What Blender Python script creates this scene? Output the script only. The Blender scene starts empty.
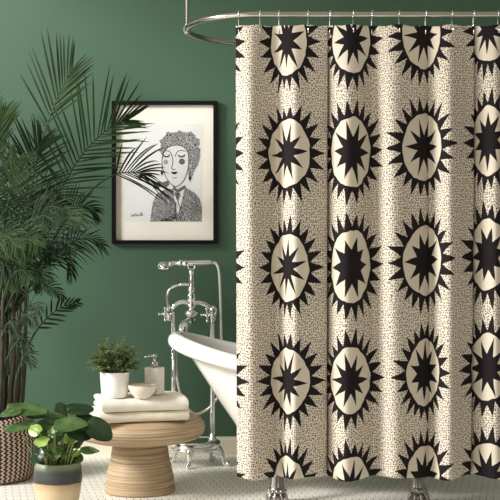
import bpy, bmesh, math, random
from mathutils import Vector, Matrix
R = random.Random(7)
PI = math.pi
sc = bpy.context.scene
COL = sc.collection
F = 1144.0; CH = 1.06
WALL = 5.92           # back wall distance
DC = 4.63             # distance of the curtain plane

def P(px, py, D):     # a point of the room measured off the photograph
    return Vector(((px-250)/F*D, D, CH-(py-250)/F*D))
def PXX(px, D): return (px-250)/F*D

# ------------------------------------------------------------------ materials
class NT:
    def __init__(s, m): s.t = m.node_tree; s.n = s.t.nodes; s.l = s.t.links
    def new(s, ty, **k):
        n = s.n.new(ty)
        for a, b in k.items(): setattr(n, a, b)
        return n
    def put(s, sock, v):
        if v is None: return
        if hasattr(v, 'is_output'): s.l.new(v, sock)
        else: sock.default_value = v
    def m(s, op, a, b=None, c=None):
        n = s.new('ShaderNodeMath', operation=op)
        for i, v in enumerate((a, b, c)):
            if v is not None: s.put(n.inputs[i], v)
        return n.outputs[0]
    def mix(s, f, a, b):
        n = s.new('ShaderNodeMix', data_type='RGBA')
        s.put(n.inputs[0], f); s.put(n.inputs[6], a); s.put(n.inputs[7], b)
        return n.outputs[2]
    def noise(s, scale, vec=None, detail=2.0, rough=.5):
        n = s.new('ShaderNodeTexNoise'); n.inputs['Scale'].default_value = scale
        n.inputs['Detail'].default_value = detail; n.inputs['Roughness'].default_value = rough
        if vec is not None: s.l.new(vec, n.inputs['Vector'])
        return n.outputs['Fac']
    def ramp(s, f, stops):
        n = s.new('ShaderNodeValToRGB'); e = n.color_ramp.elements
        while len(e) < len(stops): e.new(.5)
        for i, (p, c) in enumerate(stops): e[i].position = p; e[i].color = c
        s.l.new(f, n.inputs[0]); return n.outputs[0]
    def comb(s, x, y, z=0.0):
        n = s.new('ShaderNodeCombineXYZ')
        for i, v in enumerate((x, y, z)): s.put(n.inputs[i], v)
        return n.outputs[0]
    def sep(s, v):
        n = s.new('ShaderNodeSeparateXYZ'); s.l.new(v, n.inputs[0]); return n.outputs
    def bump(s, h, strength=.3, dist=.01):
        n = s.new('ShaderNodeBump'); n.inputs['Strength'].default_value = strength
        n.inputs['Distance'].default_value = dist; s.l.new(h, n.inputs['Height'])
        s.l.new(n.outputs[0], s.bsdf.inputs['Normal'])
    def coord(s, k='Object'): return s.new('ShaderNodeTexCoord').outputs[k]

def c4(c): return (c[0], c[1], c[2], 1.0)
def rgb(r, g, b):    # sRGB 0-255 to linear
    f = lambda v: (v/255/12.92) if v/255 <= .04045 else ((v/255+.055)/1.055)**2.4
    return (f(r), f(g), f(b), 1.0)
def mat(name, col=(.5,.5,.5,1), rough=.5, metal=0.0, coat=0.0, var=0.0, vscale=8.0, spec=None):
    m = bpy.data.materials.new(name); m.use_nodes = True
    t = NT(m); b = m.node_tree.nodes['Principled BSDF']; t.bsdf = b
    b.inputs['Base Color'].default_value = col; b.inputs['Roughness'].default_value = rough
    b.inputs['Metallic'].default_value = metal; b.inputs['Coat Weight'].default_value = coat
    if spec is not None: b.inputs['Specular IOR Level'].default_value = spec
    if var:
        f = t.noise(vscale, t.coord())
        d = tuple(max(0, x*(1-var)) for x in col[:3])+(1,); u = tuple(min(1, x*(1+var)) for x in col[:3])+(1,)
        t.l.new(t.ramp(f, [(.3, d), (.7, u)]), b.inputs['Base Color'])
    return m, t
M = {}
def mk(key, *a, **k): M[key], t = mat(key, *a, **k); return t

# wall paint
t = mk('green_paint', rgb(62,93,72), .55, var=.05, vscale=1.2)
t.bump(t.noise(220, t.coord(), 3), .08, .002)
mk('cream_paint', rgb(232,224,204), .45, var=.03)
mk('ceiling_paint', rgb(225,222,214), .8, var=.02)
# floor mosaic: small pale tiles with black dots
t = mk('mosaic_tile', rgb(238,232,220), .4)
x, y, z = t.sep(t.coord())[:3]
px_, py_ = .030, .062
v = t.m('DIVIDE', y, py_); row = t.m('FLOOR', v)
u = t.m('ADD', t.m('DIVIDE', x, px_), t.m('MULTIPLY', row, .5))
fu = t.m('MULTIPLY', t.m('SUBTRACT', t.m('FRACT', u), .5), px_)
fv = t.m('MULTIPLY', t.m('SUBTRACT', t.m('FRACT', v), .5), py_)
d = t.m('ADD', t.m('POWER', t.m('DIVIDE', t.m('ABSOLUTE', fu), .0034), 2.0), t.m('POWER', t.m('DIVIDE', t.m('ABSOLUTE', fv), .0075), 2.0))
dot = t.m('LESS_THAN', d, 1.0)
gr = t.m('MAXIMUM', t.m('LESS_THAN', t.m('ABSOLUTE', t.m('SUBTRACT', t.m('FRACT', v), .02)), .03),
         t.m('LESS_THAN', t.m('ABSOLUTE', t.m('SUBTRACT', t.m('FRACT', t.m('DIVIDE', u, 2.0)), .02)), .03))
base = t.mix(t.noise(14, t.coord()), rgb(244,239,228), rgb(250,247,240))
base = t.mix(t.m('MULTIPLY', gr, .3), base, rgb(150,142,128))
t.l.new(t.mix(dot, base, rgb(70,62,58)), t.bsdf.inputs['Base Color'])

mk('chrome', rgb(240,240,240), .09, 1.0)
mk('aged_silver', rgb(168,164,160), .28, 1.0)
mk('brushed_nickel', rgb(186,180,172), .22, 1.0)
mk('enamel', rgb(246,244,240), .12, coat=.6)
mk('enamel_inside', rgb(240,236,228), .14, coat=.5)
mk('black_frame', rgb(12,11,11), .55, var=.2, spec=.15)
mk('mat_board', rgb(248,243,232), .9, var=.02)
mk('print_paper', rgb(236,236,237), .9, var=.02)
mk('ink', rgb(36,34,38), .9, var=.1)
mk('ink_grey', rgb(105,103,108), .9, var=.2, vscale=200)
mk('ink_pale', rgb(160,158,162), .9, var=.2, vscale=200)
mk('face_paper', rgb(226,224,226), .9, var=.02)
t = mk('hair_ink', rgb(60,58,60), .9)
vo = t.new('ShaderNodeTexVoronoi', feature='DISTANCE_TO_EDGE'); vo.inputs['Scale'].default_value = 62
t.l.new(t.coord(), vo.inputs['Vector'])
t.l.new(t.ramp(t.m('MULTIPLY', t.m('SINE', t.m('MULTIPLY', vo.outputs['Distance'], 26.0)), .5), [(.05, rgb(40,38,42)), (.33, rgb(190,188,190))]), t.bsdf.inputs['Base Color'])
t = mk('jacket_ink', rgb(80,78,80), .9)
wv = t.new('ShaderNodeTexWave'); wv.inputs['Scale'].default_value = 34; wv.inputs['Distortion'].default_value = 16
wv.inputs['Detail'].default_value = 2; wv.inputs['Detail Scale'].default_value = 2.5
t.l.new(t.coord(), wv.inputs['Vector'])
t.l.new(t.ramp(wv.outputs['Fac'], [(.3, rgb(52,50,54)), (.75, rgb(186,184,186))]), t.bsdf.inputs['Base Color'])
# glazing of the picture
m = bpy.data.materials.new('picture_glazing'); m.use_nodes = True; t = NT(m); M['glazing'] = m
t.n.remove(t.n['Principled BSDF'])
tr = t.new('ShaderNodeBsdfTransparent'); gl = t.new('ShaderNodeBsdfGlossy'); gl.inputs['Roughness'].default_value = .03
fr = t.new('ShaderNodeFresnel'); fr.inputs['IOR'].default_value = 1.3
mx = t.new('ShaderNodeMixShader'); t.l.new(fr.outputs[0], mx.inputs[0]); t.l.new(tr.outputs[0], mx.inputs[1]); t.l.new(gl.outputs[0], mx.inputs[2])
t.l.new(mx.outputs[0], t.n['Material Output'].inputs[0])
# wood with stacked strata
t = mk('strata_wood', rgb(190,160,120), .5)
x, y, z = t.sep(t.coord())[:3]
cv = t.comb(t.m('MULTIPLY', x, 2.6), t.m('MULTIPLY', y, 2.6), t.m('MULTIPLY', z, 240.0))
n1 = t.noise(1.0, cv, 3, .6)
cv2 = t.comb(t.m('MULTIPLY', x, 2.0), t.m('MULTIPLY', y, 2.0), t.m('MULTIPLY', z, 420.0))
n2 = t.noise(1.0, cv2, 2)
mixn = t.m('ADD', t.m('MULTIPLY', n1, .65), t.m('MULTIPLY', n2, .35))
t.l.new(t.ramp(mixn, [(.34, rgb(112,88,64)), (.5, rgb(180,155,122)), (.66, rgb(214,194,162))]), t.bsdf.inputs['Base Color'])
t.bump(mixn, .35, .004)
t = mk('towel_cloth', rgb(240,234,220), .95, var=.03, vscale=30)
t.bump(t.noise(420, t.coord(), 3), .6, .004)
t = mk('towel_cloth_cream', rgb(238,228,208), .95, var=.03, vscale=30)
t.bump(t.noise(420, t.coord(), 3), .6, .004)
mk('white_ceramic', rgb(244,242,238), .3, coat=.3)
mk('stone_bottle', rgb(230,224,214), .35, var=.08, vscale=30)
mk('speckle_ceramic', rgb(232,224,212), .5, var=.08, vscale=160)
mk('tan_glaze', rgb(188,158,126), .5, var=.1, vscale=60)
mk('wax', rgb(240,226,206), .6, var=.03)
mk('soil', rgb(44,34,26), .95, var=.4, vscale=60)
mk('hose_white', rgb(214,212,206), .3, .35)
# pot glaze bands (by height in the pot)
t = mk('banded_glaze', rgb(120,110,90), .45)
z = t.sep(t.coord())[2]
zz = t.m('ADD', t.m('ADD', z, t.m('MULTIPLY', t.noise(9, t.coord()), .012)), -.006)
zn = t.m('DIVIDE', zz, .21)
cr = t.ramp(zn, [(.0, rgb(208,186,150)), (.45, rgb(204,182,146)), (.615, rgb(178,150,112)), (.635, rgb(48,38,34)), (.67, rgb(50,53,52)), (.85, rgb(64,69,66)), (.93, rgb(120,130,106)), (1.0, rgb(150,158,128))])
lines = t.noise(1.0, t.comb(0.0, 0.0, t.m('MULTIPLY', z, 500.0)))
hsv = t.new('ShaderNodeHueSaturation'); t.l.new(cr, hsv.inputs['Color']); t.l.new(t.m('ADD', t.m('MULTIPLY', lines, .4), .8), hsv.inputs['Value'])
t.l.new(hsv.outputs[0], t.bsdf.inputs['Base Color'])
# basket: zig-zag stitches, uses UV (u around in stitches, v rows)
t = mk('woven_seagrass', rgb(200,175,150), .85)
u, v = t.sep(t.coord('UV'))[:2]
tri = t.m('ABSOLUTE', t.m('SUBTRACT', t.m('MULTIPLY', t.m('FRACT', v), 2.0), 1.0))
w = t.m('FRACT', t.m('ADD', u, t.m('MULTIPLY', tri, .55)))
st = t.m('LESS_THAN', w, .47)
gap = t.m('LESS_THAN', t.m('FRACT', t.m('MULTIPLY', v, 2.0)), .22)
light = t.mix(t.noise(40, t.coord()), rgb(186,156,136), rgb(222,200,180))
colr = t.mix(st, rgb(34,26,24), light)
colr = t.mix(t.m('MULTIPLY', gap, .6), colr, rgb(40,30,26))
t.l.new(colr, t.bsdf.inputs['Base Color'])
t.bump(t.m('SUBTRACT', st, gap), .6, .006)
mk('dark_fibre', rgb(40,32,26), .9, var=.4, vscale=40)

def leafmat(key, dark, light, rough=.4, trans=.15, scale=6):
    t = mk(key, dark, rough, spec=.22 if 'palm' in key else .5)
    f = t.noise(scale, t.coord(), 2)
    t.l.new(t.ramp(f, [(.3, dark), (.72, light)]), t.bsdf.inputs['Base Color'])
    tl = t.new('ShaderNodeBsdfTranslucent'); tl.inputs[0].default_value = tuple(min(1, x*1.6) for x in light[:3])+(1,)
    mx = t.new('ShaderNodeMixShader'); mx.inputs[0].default_value = trans
    t.l.new(t.bsdf.outputs[0], mx.inputs[1]); t.l.new(tl.outputs[0], mx.inputs[2])
    t.l.new(mx.outputs[0], t.n['Material Output'].inputs[0])
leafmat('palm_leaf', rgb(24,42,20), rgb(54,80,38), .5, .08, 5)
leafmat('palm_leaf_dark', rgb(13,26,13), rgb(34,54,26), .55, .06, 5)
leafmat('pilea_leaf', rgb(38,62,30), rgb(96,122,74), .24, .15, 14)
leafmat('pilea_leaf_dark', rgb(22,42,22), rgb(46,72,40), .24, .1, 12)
leafmat('young_leaf', rgb(96,134,48), rgb(160,186,96), .35, .25, 14)
leafmat('box_leaf', rgb(44,62,30), rgb(136,150,98), .4, .18, 70)
mk('stem_green', rgb(106,120,62), .5, var=.2)
mk('cane_bark', rgb(50,44,30), .7, var=.45, vscale=14)
mk('rachis_green', rgb(44,62,34), .5, var=.2)

# curtain print; UV = (motif column, motif row), attribute free
t = mk('eye_print', rgb(220,205,175), .9)
uv = t.sep(t.coord('UV')); u, v = uv[0], uv[1]
cu = t.m('ROUND', u); cvv = t.m('ROUND', v)
lx = t.m('MULTIPLY', t.m('SUBTRACT', u, cu), .445); ly = t.m('MULTIPLY', t.m('SUBTRACT', v, cvv), .446)
wn = t.new('ShaderNodeTexWhiteNoise', noise_dimensions='2D'); t.l.new(t.comb(t.m('ADD', cu, 3.3), t.m('ADD', cvv, 7.7)), wn.inputs[0])
rnd = t.sep(wn.outputs['Color'])
wob = t.noise(9, t.comb(t.m('MULTIPLY', u, 1.0), t.m('MULTIPLY', v, 1.0)), 1)
ax = t.m('ADD', .118, t.m('MULTIPLY', t.m('SUBTRACT', rnd[0], .5), .02))
by = t.m('ADD', .137, t.m('MULTIPLY', t.m('SUBTRACT', rnd[1], .5), .012))
xa = t.m('DIVIDE', t.m('ABSOLUTE', lx), ax); yb = t.m('DIVIDE', t.m('ABSOLUTE', ly), by)
pe = t.m('ADD', 1.62, t.m('MULTIPLY', rnd[2], .5))
rho = t.m('POWER', t.m('ADD', t.m('POWER', xa, pe), t.m('POWER', yb, pe)), t.m('DIVIDE', 1.0, pe))
rho = t.m('ADD', rho, t.m('MULTIPLY', t.m('SUBTRACT', wob, .5), .16))
th = t.m('DIVIDE', t.m('ARCTAN2', t.m('DIVIDE', ly, by), t.m('DIVIDE', lx, ax)), 2*PI)
def spikes(n, phase, seed):
    a = t.m('ADD', t.m('MULTIPLY', t.m('ADD', th, 1.0), float(n)), phase)
    f = t.m('FRACT', a); k = t.m('FLOOR', a)
    tri = t.m('SUBTRACT', 1.0, t.m('ABSOLUTE', t.m('SUBTRACT', t.m('MULTIPLY', f, 2.0), 1.0)))
    w2 = t.new('ShaderNodeTexWhiteNoise', noise_dimensions='3D')
    t.l.new(t.comb(t.m('MODULO', k, float(n)), t.m('ADD', cu, seed), cvv), w2.inputs[0])
    return tri, w2.outputs['Value']
def dagger(tri, n, r0, r1):    # straight sided spike between neighbouring roots
    al = PI/n; ph = t.m('MULTIPLY', t.m('SUBTRACT', 1.0, tri), al)
    den = t.m('ADD', t.m('MULTIPLY', r0, t.m('SINE', t.m('SUBTRACT', al, ph))), t.m('MULTIPLY', r1, t.m('SINE', ph)))
    return t.m('DIVIDE', t.m('MULTIPLY', t.m('MULTIPLY', r0, r1), math.sin(al)), den)
tri, rr = spikes(22, .5, 1.0)
ro = dagger(tri, 22, 1.09, t.m('ADD', t.m('ADD', 1.43, t.m('MULTIPLY', rr, .20)), t.m('MULTIPLY', t.m('POWER', t.m('COSINE', t.m('MULTIPLY', th, 2*PI)), 2.0), .17)))
black = t.m('LESS_THAN', rho, ro)
cream = t.m('LESS_THAN', rho, 1.0)
tri2, rr2 = spikes(10, t.m('MULTIPLY', rnd[0], .6), 5.0)
ri = dagger(tri2, 10, t.m('ADD', .34, t.m('MULTIPLY', rnd[1], .14)), t.m('ADD', .78, t.m('MULTIPLY', rr2, .20)))
star = t.m('LESS_THAN', t.m('ADD', rho, 0.0), ri)
vo = t.new('ShaderNodeTexVoronoi', voronoi_dimensions='2D'); vo.inputs['Scale'].default_value = 1.0; vo.inputs['Randomness'].default_value = .7
t.l.new(t.comb(t.m('MULTIPLY', u, .445/.0102), t.m('MULTIPLY', v, .446/.0102)), vo.inputs['Vector'])
dots = t.m('LESS_THAN', vo.outputs['Distance'], .265)
ground = t.mix(dots, rgb(230,219,202), rgb(34,28,27))
inkc = rgb(34,29,31)
colr = t.mix(black, ground, inkc); colr = t.mix(cream, colr, rgb(228,217,198)); colr = t.mix(star, colr, inkc)
t.l.new(colr, t.bsdf.inputs['Base Color'])
wv = t.noise(1.0, t.comb(t.m('MULTIPLY', u, 300.0), t.m('MULTIPLY', v, 300.0)))
t.bump(wv, .15, .002)
t.bsdf.inputs['Specular IOR Level'].default_value = .2
tl = t.new('ShaderNodeBsdfTranslucent'); t.l.new(t.mix(.5, colr, rgb(150,110,70)), tl.inputs[0])
mx = t.new('ShaderNodeMixShader'); mx.inputs[0].default_value = .16
t.l.new(t.bsdf.outputs[0], mx.inputs[1]); t.l.new(tl.outputs[0], mx.inputs[2])
t.l.new(mx.outputs[0], t.n['Material Output'].inputs[0])

# ------------------------------------------------------------------ mesh helpers
class MB:
    def __init__(s): s.v = []; s.f = []; s.mi = []; s.uv = None
    def add(s, vs, fs, mi=0):
        o = len(s.v); s.v += [Vector(q) for q in vs]; s.f += [tuple(i+o for i in f) for f in fs]; s.mi += [mi]*len(fs)
    def box(s, c, size, rot=0, mi=0):
        c = Vector(c); h = [q/2 for q in size]; Rm = Matrix.Rotation(rot, 3, 'Z')
        vs = [c+Rm@Vector((a*h[0], b*h[1], d*h[2])) for d in (-1,1) for b in (-1,1) for a in (-1,1)]
        s.add(vs, [(0,2,3,1),(4,5,7,6),(0,1,5,4),(2,6,7,3),(0,4,6,2),(1,3,7,5)], mi)
    def tube(s, pts, r, n=12, cap=True, mi=0, closed=False):
        pts = [Vector(p) for p in pts]; m = len(pts)
        rs = r if isinstance(r, (list, tuple)) else [r]*m
        def tan(i):
            a = pts[(i-1) % m] if closed else pts[max(i-1,0)]; b = pts[(i+1) % m] if closed else pts[min(i+1,m-1)]
            d = b-a; return d.normalized() if d.length > 1e-9 else Vector((0,0,1))
        t0 = tan(0); up = Vector((0,0,1)) if abs(t0.z) < .9 else Vector((1,0,0))
        nrm = (up-t0*up.dot(t0)).normalized(); vs = []
        for i in range(m):
            ti = tan(i); nrm = (nrm-ti*nrm.dot(ti)).normalized(); bi = ti.cross(nrm)
            for k in range(n):
                a = 2*PI*k/n; vs.append(pts[i]+rs[i]*(math.cos(a)*nrm+math.sin(a)*bi))
        fs = []
        for i in range(m if closed else m-1):
            j = (i+1) % m
            for k in range(n):
                q = (k+1) % n; fs.append((i*n+k, i*n+q, j*n+q, j*n+k))
        if cap and not closed: fs += [tuple(reversed(range(n))), tuple((m-1)*n+k for k in range(n))]
        s.add(vs, fs, mi)
    def lathe(s, prof, c=(0,0,0), n=48, mi=0, axis=None, cap0=True, cap1=True):
        c = Vector(c); ax = Vector(axis).normalized() if axis is not None else Vector((0,0,1))
        q = Vector((0,0,1)).rotation_difference(ax); vs = []; fs = []
        for (r, z) in prof:
            for k in range(n):
                a = 2*PI*k/n; vs.append(c+q@Vector((r*math.cos(a), r*math.sin(a), z)))
        for i in range(len(prof)-1):
            for k in range(n):
                j = (k+1) % n; fs.append((i*n+k, i*n+j, (i+1)*n+j, (i+1)*n+k))
        if cap0: fs.append(tuple(reversed(range(n))))
        if cap1: fs.append(tuple((len(prof)-1)*n+k for k in range(n)))
        s.add(vs, fs, mi)
    def sphere(s, c, r, n=16, sq=(1,1,1), mi=0):
        m = n//2; prof = [(max(1e-4, math.sin(PI*i/m)), -math.cos(PI*i/m)) for i in range(m+1)]
        o = len(s.v); s.lathe(prof, (0,0,0), n, mi)
        for i in range(o, len(s.v)):
            w = s.v[i]; s.v[i] = Vector((w.x*r*sq[0], w.y*r*sq[1], w.z*r*sq[2]))+Vector(c)
    def build(s, name, mats, parent=None, smooth=True, origin=None, bevel=0.0, sub=0, autosm=None):
        me = bpy.data.meshes.new(name); o = bpy.data.objects.new(name, me); COL.objects.link(o)
        org = Vector(origin) if origin is not None else Vector((0,0,0))
        me.from_pydata([tuple(w-org) for w in s.v], [], s.f)
        if not isinstance(mats, (list, tuple)): mats = [mats]
        for q in mats: me.materials.append(q)
        for i, p in enumerate(me.polygons): p.material_index = s.mi[i]; p.use_smooth = smooth
        if s.uv:
            l = me.uv_layers.new(name='UVMap')
            for p in me.polygons:
                for li in p.loop_indices: l.data[li].uv = s.uv[me.loops[li].vertex_index]
        b = bmesh.new(); b.from_mesh(me); bmesh.ops.recalc_face_normals(b, faces=b.faces[:]); b.to_mesh(me); b.free()
        o.location = org
        if bevel:
            md = o.modifiers.new('bevel', 'BEVEL'); md.width = bevel; md.segments = 3; md.limit_method = 'ANGLE'; md.angle_limit = math.radians(40)
        if sub:
            md = o.modifiers.new('sub', 'SUBSURF'); md.levels = sub; md.render_levels = sub
        if autosm and smooth: me.set_sharp_from_angle(angle=math.radians(autosm))
        if parent is not None:
            o.parent = parent; o.location = org-Vector(parent.location)
        return o
def empty(name, loc):
    o = bpy.data.objects.new(name, None); COL.objects.link(o); o.location = loc; o.empty_display_size = .05; return o
def tag(o, label=None, cat=None, group=None, kind=None):
    if label: o['label'] = label
    if cat: o['category'] = cat
    if group: o['group'] = group
    if kind: o['kind'] = kind
    return o
def spline(pts, n):   # Catmull-Rom through the points
    pts = [Vector(p) for p in pts]; q = [2*pts[0]-pts[1]]+pts+[2*pts[-1]-pts[-2]]; out = []; segs = len(pts)-1
    for i in range(n+1):
        u = i/n*segs; k = min(int(u), segs-1); f = u-k
        a, b, c, d = q[k:k+4]
        out.append(.5*((2*b)+(c-a)*f+(2*a-5*b+4*c-d)*f*f+(3*b-a-3*c+d)*f**3))
    return out
def interp(x, xs, ys):
    if x <= xs[0]: return ys[0]+(x-xs[0])*(ys[1]-ys[0])/(xs[1]-xs[0])
    for i in range(len(xs)-1):
        if x <= xs[i+1]: return ys[i]+(x-xs[i])*(ys[i+1]-ys[i])/(xs[i+1]-xs[i])
    return ys[-1]+(x-xs[-1])*(ys[-1]-ys[-2])/(xs[-1]-xs[-2])

# ------------------------------------------------------------------ the room
b = MB(); b.box((0, WALL+.06, 1.45), (7.2, .12, 3.1)); tag(b.build('wall_back', M['green_paint'], smooth=False), kind='structure')
b = MB(); b.box((0, 2.4, -.05), (7.2, 7.1, .1)); tag(b.build('floor', M['mosaic_tile'], smooth=False), kind='structure')
b = MB(); b.box((.8, 4.3, 2.95), (5.6, 3.3, .1)); tag(b.build('ceiling', M['ceiling_paint'], smooth=False), kind='structure')
b = MB()
prof = [(0,0),(.018,0),(.018,.078),(.012,.09),(0,.095)]
vs = [(sx*3.59, WALL-d, z) for sx in (-1,1) for d, z in prof]; n = len(prof)
b.add(vs, [tuple(range(n)), tuple(range(n, 2*n))]+[(i, (i+1) % n, n+(i+1) % n, n+i) for i in range(n)])
tag(b.build('baseboard_back', M['cream_paint'], smooth=False), kind='structure')

# ------------------------------------------------------------------ shower rod
RZ = CH+.953; RX0 = PXX(260, DC)+.005; RR = .325; RYC = DC+RR; RX1 = RX0+.98
path = []
for i in range(33):
    a = PI/2+PI*i/32; path.append((RX0+RR*math.cos(a)*.98, RYC+RR*math.sin(a), RZ))
for i in range(1, 20): path.append((RX0+(RX1-RX0)*i/20, DC, RZ))
for i in range(33):
    a = -PI/2+PI*i/32; path.append((RX1+RR*math.cos(a)*.98, RYC+RR*math.sin(a), RZ))
for i in range(1, 20): path.append((RX1+(RX0-RX1)*i/20, RYC+RR, RZ))
rod = empty('shower_curtain_rod', (RX0-RR*.98, RYC, RZ))
tag(rod, 'polished oval metal shower curtain rod hung from the ceiling above the bathtub', 'curtain rod')
b = MB(); b.tube(path, .0115, 14, closed=True); b.build('rail', M['brushed_nickel'], rod)
lx_ = RX0-RR*.98
for k, xx in enumerate((lx_, RX1+RR*.98)):
    b = MB(); b.tube([(xx, RYC, RZ), (xx, RYC, 2.9)], .0075, 12); b.build('ceiling_support', M['brushed_nickel'], rod)
    b = MB(); b.lathe([(.004,-.02),(.015,-.018),(.017,-.008),(.017,.012),(.012,.02),(.006,.022)], (xx, RYC, RZ), 20); b.build('joint', M['brushed_nickel'], rod)
    b = MB(); b.lathe([(.03,-.012),(.034,-.006),(.034,0)], (xx, RYC, 2.9), 24); b.build('ceiling_flange', M['brushed_nickel'], rod)

# ------------------------------------------------------------------ shower curtain
ctrl = [(237,.000),(243,.022),(249,.040),(256,.030),(266,-.012),(276,-.040),(281,-.020),(287,.022),(294,.046),(304,.030),(316,.006),(324,-.012),(327.6,-.024),(327.0,-.040),(325.5,-.050),(328,-.052),
        (336,.010),(346,.046),(357,.030),(367,-.012),(374,-.034),(380,-.006),(388,.036),(397,.040),(410,.012),(422,-.018),(427.5,-.036),(430,-.046),(433,-.034),(440,.022),(448,.044),
        (458,.020),(467,-.010),(474,-.026),(475.4,-.036),(474.2,-.048),(477,-.044),(485,.004),(494,.030),(502,.012),(510,-.03),(516,.0),(522,.03)]
FP = spline([(c[0], 0, c[1]) for c in ctrl], 1400)
def fold_at(t):
    k = max(0, min(1399.999, t*1400)); i = int(k); f = k-i; v = FP[i].lerp(FP[i+1], f); return v.x, v.z
colpx = [216.5, 286.5, 352, 424, 487, 560]; rowoff = [0, 0, -1, -7, -13, -16]
def fold(px, zc, h):  # h 0 top .. 1 bottom -> (dpx, z)
    amp = .42+.62*min(1, h/.22)**.7 if h < .22 else 1.04+.12*(h-.22)
    ph = 2.2*math.sin(px*.045+h*2.4)*h+1.2*math.sin(px*.11-h*3.1)*h
    edge = max(0, (262-px)/25.)
    back = 0
    if px < 262:
        dx = (262-px)/F*DC; back = RR-math.sqrt(max(0, RR*RR-dx*dx))
    bot = .008*math.sin(px*.09)*max(0, h-.6)
    return ph*.8, zc*amp+bot-back*(1-.5*h)
NX, NY = 460, 150
prof_c = [fold_at(i/NX) for i in range(NX+1)]
pxs = [c[0] for c in prof_c]
S = [0]
for i in range(1, NX+1):
    S.append(S[-1]+math.hypot(PXX(pxs[i], DC)-PXX(pxs[i-1], DC), prof_c[i][1]-prof_c[i-1][1]))
def idx(p): return min(range(NX+1), key=lambda i: abs(pxs[i]-p))
colS = [None]+[S[idx(c)] for c in colpx[1:5]]+[None]
colS[0] = -colS[1]*(237-216.5)/(287-237); colS[-1] = colS[-2]+(colS[-2]-colS[-3])
us = [interp(S[i], colS, [0,1,2,3,4,5]) for i in range(NX+1)]
hookpx = [236.8, 260, 279, 308, 330, 353, 372, 399, 426, 452, 474, 498]
hookpx[0] = 238.5
def top_dip(px):
    d = min(abs(px-h) for h in hookpx); return 1.6*min(1, (d/12.)**1.5)
b = MB(); b.uv = []
for j in range(NY+1):
    h = j/NY
    for i in range(NX+1):
        px = pxs[i]; dp, z = fold(px, prof_c[i][1], h)
        dp *= min(1, (px-237)/14.)
        pyt = 25+top_dip(px); pyb = 477.5+1.6*math.sin(px*.075+.6)
        py = pyt+(pyb-pyt)*h
        X = PXX(px+dp-1.2*(1-h)*max(0, 1-(px-237)/60), DC); Y = DC-z; Z = CH-(py-250)/F*DC
        b.v.append(Vector((X, Y, Z)))
        ro = interp(us[i], [0,1,2,3,4,5], rowoff)
        b.uv.append((us[i], interp(py-ro, [42,153.5,267.5,381,488], [1,0,-1,-2,-3])))
w = NX+1
for j in range(NY):
    for i in range(NX): b.f.append((j*w+i, j*w+i+1, (j+1)*w+i+1, (j+1)*w+i)); b.mi.append(0)
curtain = b.build('shower_curtain', M['eye_print'])
md = curtain.modifiers.new('thickness', 'SOLIDIFY'); md.thickness = .0012; md.offset = 0
tag(curtain, 'cream shower curtain printed with black sunburst eye motifs and tiny dots, hanging in folds', 'shower curtain')

def rod_y(X):
    if X < RX0:
        dx = min(RR*.97, (RX0-X)/.98); return RYC-math.sqrt(RR*RR-dx*dx)
    return DC
def hook_mesh(X0, Xc, yc, zc):
    b = MB(); yr = rod_y(X0); r = .0155
    pts = []
    for i in range(15):      # loop over the rod
        a = PI*1.15-i/14*PI*1.3
        pts.append((X0, yr+r*math.cos(a), RZ+r*math.sin(a)))
    pts = pts
    pts += [(X0+(Xc-X0)*.4, yr+.012+(yc-yr)*.4, RZ-.026), (Xc, yc+.004, zc+.004), (Xc, yc-.001, zc-.012), (Xc, yc-.006, zc-.006), (Xc, yc-.006, zc+.006)]
    b.tube(spline(pts, 48), .0026, 8)
    b.sphere(pts[0], .0034, 10)
    return b, (X0, yr, RZ)
ords = ['first', 'second', 'third', 'fourth', 'fifth', 'sixth', 'seventh', 'eighth', 'ninth', 'tenth', 'eleventh', 'twelfth']
for k, hp in enumerate(hookpx):
    dp, z = fold(hp, prof_c[idx(hp)][1], 0.012); X = PXX(hp, DC); zc = CH-(25+5.5-250)/F*DC
    b, org = hook_mesh(X, X, DC-z, zc)
    o = b.build('curtain_hook', M['chrome'], origin=org)
    tag(o, 'thin chrome curtain hook looped over the rod, %s from the left edge of the curtain' % ords[k], 'curtain hook', 'hooks along the shower rod')

# ------------------------------------------------------------------ bathtub
TX, TY = .385, 5.095; TA, TB = .75, .385
tub = empty('clawfoot_bathtub', (TX, TY, 0))
tag(tub, 'white freestanding slipper bathtub with rolled rim, behind the printed shower curtain', 'bathtub')
def rimz(x): # height of rim along the tub
    q = (x-TX)/TA
    return .575+.122*(abs(q)**2.0 if q < 0 else .35*abs(q)**2.0)
N = 96
def ring(insL, insR, insB, zf):
    out = []
    for k in range(N):
        a = 2*PI*k/N; ca, sa = math.cos(a), math.sin(a)
        e = 2.5; f = (abs(ca)**e+abs(sa)**e)**(-1/e)
        ax_ = TA-(insL if ca < 0 else insR); x = TX+ax_*f*ca; y = TY+(TB-insB)*f*sa
        xr = TX+TA*f*ca
        out.append(Vector((x, y, zf(rimz(xr)))))
    return out
def loft(b, rings, mi=0, cap=True):
    o = len(b.v)
    for r_ in rings: b.v += r_
    for i in range(len(rings)-1):
        for k in range(N):
            j = (k+1) % N; b.f.append((o+i*N+k, o+i*N+j, o+(i+1)*N+j, o+(i+1)*N+k)); b.mi.append(mi)
    if cap: b.f.append(tuple(o+(len(rings)-1)*N+k for k in range(N))); b.mi.append(mi)
b = MB()
rings = []
for i in range(11):                     # the roll, from the inner lip over the top and under
    a = PI-i/10*PI*1.35
    ins = .038-.038*math.cos(a); dz = .036*math.sin(a)
    ins = .036-.036*math.cos(a)
    ins = .036+.036*(-math.cos(a)); rr_ = ins
    ins = .036*(1-math.cos(a))
    rings.append(ring(ins, ins, ins, lambda z, d=dz: z-.036+d))
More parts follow.
